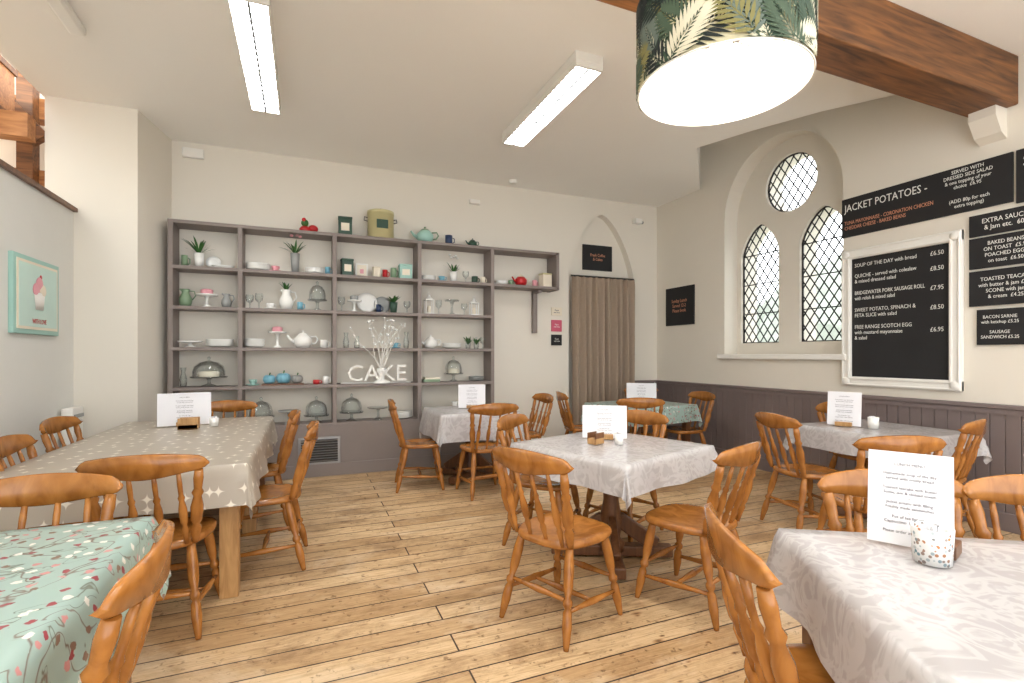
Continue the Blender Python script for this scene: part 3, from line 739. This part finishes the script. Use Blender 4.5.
# ------------------------------------------------------------------ chairs
def chair_mesh():
    b = B('dining_chair'); m = M_chair
    LEG = [(0, .012), (.05, .015), (.22, .023), (.36, .021), (.40, .013), (.43, .023), (.47, .023), (.5, .014), (.62, .023), (.8, .025), (.93, .020), (1, .018)]
    ST = [(0, .009), (.25, .012), (.5, .018), (.75, .012), (1, .009)]
    SP = [(0, .009), (.12, .011), (.22, .015), (.27, .010), (.33, .017), (.5, .018), (.62, .011), (.66, .015), (.7, .010), (.85, .011), (1, .009)]
    PO = [(0, .015), (.08, .019), (.2, .024), (.26, .015), (.31, .025), (.5, .027), (.64, .017), (.69, .025), (.74, .017), (.88, .021), (1, .017)]
    F = {}
    for sx in (-1, 1):
        for sy in (-1, 1):
            bot = Vector((.205 if sx > 0 else -.235, sy*.205, 0)); top = Vector((.14 if sx > 0 else -.14, sy*.15, .425))
            b.turned(bot, top, LEG, m, 12); F[sx, sy] = (bot, top)
    L = lambda k, t: F[k][0].lerp(F[k][1], t)
    for sy in (-1, 1): b.turned(L((-1, sy), .36), L((1, sy), .30), ST, m, 10)
    p = L((-1, -1), .36).lerp(L((1, -1), .30), .5); q = L((-1, 1), .36).lerp(L((1, 1), .30), .5)
    b.turned(p, q, ST, m, 10); b.turned(L((1, -1), .47), L((1, 1), .47), ST, m, 10); b.turned(L((-1, -1), .47), L((-1, 1), .47), ST, m, 10)
    n = 40; rings = []
    def outl(a, k, z):
        c, s = math.cos(a), math.sin(a)
        e = .62; X_ = .215*math.copysign(abs(c)**e, c)*k; w = (.215 if X_ > 0 else .215-.03*abs(X_)/.2)
        return Vector((X_, w*math.copysign(abs(s)**e, s)*k, z))
    lay = [(.0, .416), (.90, .416), (.985, .424), (1.0, .436), (.985, .450), (.93, .455), (.75, .450), (.45, .443), (.0, .443)]
    for k, z in lay:
        if k == 0: rings.append([b.bm.verts.new((0, 0, z))])
        else: rings.append([b.bm.verts.new(outl(2*math.pi*i/n, k, z)) for i in range(n)])
    for A, C in zip(rings[:-1], rings[1:]):
        for i in range(n):
            j = (i+1) % n
            if len(A) == 1: b.face([A[0], C[i], C[j]], m, True)
            elif len(C) == 1: b.face([A[i], C[0], A[j]], m, True)
            else: b.face([A[i], C[i], C[j], A[j]], m, True)
    N = 28; prev = None
    def cx(s): return -.245-.055*(1-s*s)
    for i in range(N+1):
        s = -1+2*i/N; y = s*.25; x = cx(s); e = max(0, abs(s)-.84)/.16
        ht = .895-.030*s*s-.025*e*e; hb = .790-.014*math.cos(s*math.pi*1.0)+.022*e*e
        th = .0125
        pr = [(x+th, hb+.006), (x+th-.004, (hb+ht)/2), (x+th-.014, ht-.006), (x-.006, ht), (x-th-.008, ht-.006), (x-th-.002, (hb+ht)/2), (x-th, hb+.006), (x, hb)]
        cur = [b.bm.verts.new((px, y, pz)) for px, pz in pr]
        if prev:
            for k in range(8): b.face([prev[k], prev[(k+1) % 8], cur[(k+1) % 8], cur[k]], m, True)
        else: b.face(cur[::-1], m)
        prev = cur
    b.face(prev, m)
    for sy in (-1, 1): b.turned((-.165, sy*.175, .44), (cx(.86), sy*.212, .805), PO, m, 12)
    for s in (-.56, -.19, .19, .56): b.turned((-.185, s*.26, .44), (cx(s), s*.245, .795), SP, m, 10)
    o = b.done(); return o.data, o
cm, proto = chair_mesh(); bpy.data.objects.remove(proto)
def chair(x, y, deg):
    o = bpy.data.objects.new('dining_chair', cm); COL.objects.link(o)
    o.location = (x, y, 0); o.rotation_euler = (0, 0, math.radians(deg)); o.scale = (1.03, 1.03, 1.01); return o
for c in ((1.24, 2.30, 23), (1.98, 2.18, 110), (2.24, 3.22, 203), (1.62, 3.26, -48),
          (1.10, 5.12, -8), (1.63, 4.66, 92), (2.30, 5.25, 180),
          (4.24, 4.82, 172), (3.42, 4.62, 62), (3.2, 5.42, -15), (4.4, 5.68, 255),
          (3.64, 2.74, -14), (3.22, 2.02, 67), (4.33, 2.29, 103), (4.68, 2.97, -96),
          (1.32, .90, -30), (1.93, .99, 238), (2.34, .72, 238),
          (-.66, 3.02, 86), (-.24, 3.62, 178), (-.36, 4.4, 184), (-.7, 5.33, 268), (-1.22, 3.62, 4), (-1.36, 4.56, -4),
          (-.9, 2.10, 272), (-.64, 1.47, 182)):
    chair(*c)

# ------------------------------------------------------------------ table-top items
TXT = 'LUNCH MENU\n\n'+'\n'.join(['Homemade soup of the day', 'served with crusty bread', '~', 'Toasted teacake with butter', 'Scone, jam & clotted cream', '~', 'Jacket potato with filling', 'Freshly made sandwiches', '~', 'Pot of tea for one', 'Cappuccino  Latte  Mocha', '', 'Please order at the counter'])
def menu(x, y, w, h, ang, tilt=8, block=True, wood_=M_table):
    b = B('menu_card'); t = math.radians(tilt)
    R = Matrix.Rotation(math.radians(ang)+R90, 3, 'Z') @ Matrix.Rotation(-t, 3, 'X')
    up = R @ Vector((0, 0, 1)); n = R @ Vector((0, -1, 0)); z0 = .006
    b.box(up*(h/2+z0), (w, .004, h), M_paper, R)
    if block: b.box(Vector((0, 0, .018)), (.12, .06, .035), wood_, Matrix.Rotation(math.radians(ang)+R90, 3, 'Z'), .004)
    o = b.done((x, y, .756))
    Rt = Matrix((R @ Vector((1, 0, 0)), up, n)).transposed()
    text(TXT, h*.043, Vector((x, y, .756))+up*(h/2+z0)+n*.003, Rt, M_ink, o, ext=.0002, sp=1.2, maxw=w*.72, cond=.95)
def pot(x, y, m=M_china, r=.04, h=.09, inside=M_paper):
    b = B('sachet_pot'); b.lathe([(0, 0), (r*.9, 0), (r, h), (r*.93, h), (r*.85, .01), (0, .01)], m, seg=24)
    for i in range(7): b.box((random.uniform(-.4, .4)*r, random.uniform(-.4, .4)*r, h*.75), (.025, .004, .06), inside, Matrix.Rotation(random.uniform(0, 3), 3, 'Z'))
    b.done((x, y, .757))
menu(1.96, 3.02, .31, .23, 238); pot(1.93, 2.80, M_china, .03, .07)
b = B('napkin_holder'); b.box((0, 0, .02), (.1, .07, .04), M_table, bev=.004)
for s in (-1, 1): b.box((0, s*.03, .04), (.1, .008, .07), M_tdark, bev=.003)
b.done((1.80, 2.88, .757), .4)
menu(1.72, 5.32, .30, .26, 252); menu(3.86, 5.12, .36, .24, 235)
menu(4.16, 2.80, .24, .28, 205); pot(4.25, 2.62)
menu(1.71, .95, .21, .285, 208, 12, False)
b = B('sugar_caddy'); b.box((0, 0, .02), (.09, .07, .04), M_tdark, bev=.004); b.done((1.76, .885, .757), .3)
def speckle():
    m, nt, b_ = base('floral_pot_glaze'); vo = nt.nodes.new('ShaderNodeTexVoronoi'); vo.inputs['Scale'].default_value = 85
    nt.links.new(coords(nt), vo.inputs['Vector'])
    f = ramp(nt, vo.outputs['Distance'], [(.38, (1, 1, 1, 1)), (.46, (0, 0, 0, 1))])
    s = nt.nodes.new('ShaderNodeSeparateColor'); nt.links.new(vo.outputs['Color'], s.inputs[0])
    c = ramp(nt, s.outputs[0], [(0, lin((190, 120, 60))), (.3, lin((110, 140, 150))), (.6, lin((225, 225, 222)))])
    nt.links.new(mixrgb(nt, f, lin((225, 225, 224)), c), b_.inputs['Base Color']); b_.inputs['Roughness'].default_value = .25; return m
pot(1.665, .865, speckle(), .05, .10)
menu(-.93, 4.92, .38, .27, 280); pot(-.70, 4.80, M_china, .035, .07)
b = B('napkin_holder'); b.box((0, 0, .02), (.14, .09, .04), M_table, bev=.004); b.box((0, 0, .05), (.11, .06, .03), M_paper)
for s in (-1, 1): b.box((0, s*.04, .045), (.14, .01, .09), M_table, bev=.003)
b.done((-.86, 4.70, .757))
b = B('storage_heater'); b.box((0, 0, .45), (.08, .22, .9), M_white, bev=.01); b.box((.03, 0, .83), (.04, .18, .03), M_grey); b.done((-1.84, 5.4, 0))

# ------------------------------------------------------------------ outside
boxobj('ground_outside', (5.5, -10, -.3), (30, 20, -.2), M_grass)
for i, (x, y, z, r) in enumerate(((15, 6, .6, 2.4), (17, 11, 1.4, 3.2), (15, 15, 1.0, 2.6), (17, 2, 1, 3))):
    bm = bmesh.new(); bmesh.ops.create_icosphere(bm, subdivisions=4, radius=r)
    rr = random.Random(i)
    for v in bm.verts: v.co *= 1+rr.uniform(-.06, .06)
    me = bpy.data.meshes.new('tree'); bm.to_mesh(me); bm.free(); me.materials.append(M_foliage)
    o = bpy.data.objects.new('tree', me); COL.objects.link(o); o.location = (x, y, z)

# ------------------------------------------------------------------ light
w = bpy.data.worlds.new('World'); scene.world = w; w.use_nodes = True
bg = w.node_tree.nodes['Background']; bg.inputs[0].default_value = (.95, .98, 1, 1); bg.inputs[1].default_value = 2.9
l = bpy.data.lights.new('loft_fill_light', 'POINT'); l.energy = 80; l.color = (1, .88, .72); l.shadow_soft_size = .2  # added warm fill beyond the partition, not a known lamp
o = bpy.data.objects.new('loft_fill_light', l); COL.objects.link(o); o.location = (-3.0, 4.8, 4.2)

cam = bpy.data.cameras.new('camera'); co = bpy.data.objects.new('camera', cam); COL.objects.link(co)
co.location = (0, 0, 1.35); co.rotation_euler = (R90, 0, math.radians(-22.5))
cam.sensor_width = 36; cam.lens = 17.58; cam.shift_y = 13.5/1024; cam.clip_start = .02
scene.camera = co
scene.view_settings.view_transform = 'Standard'
scene.view_settings.look = 'None'
scene.view_settings.exposure = 0.28
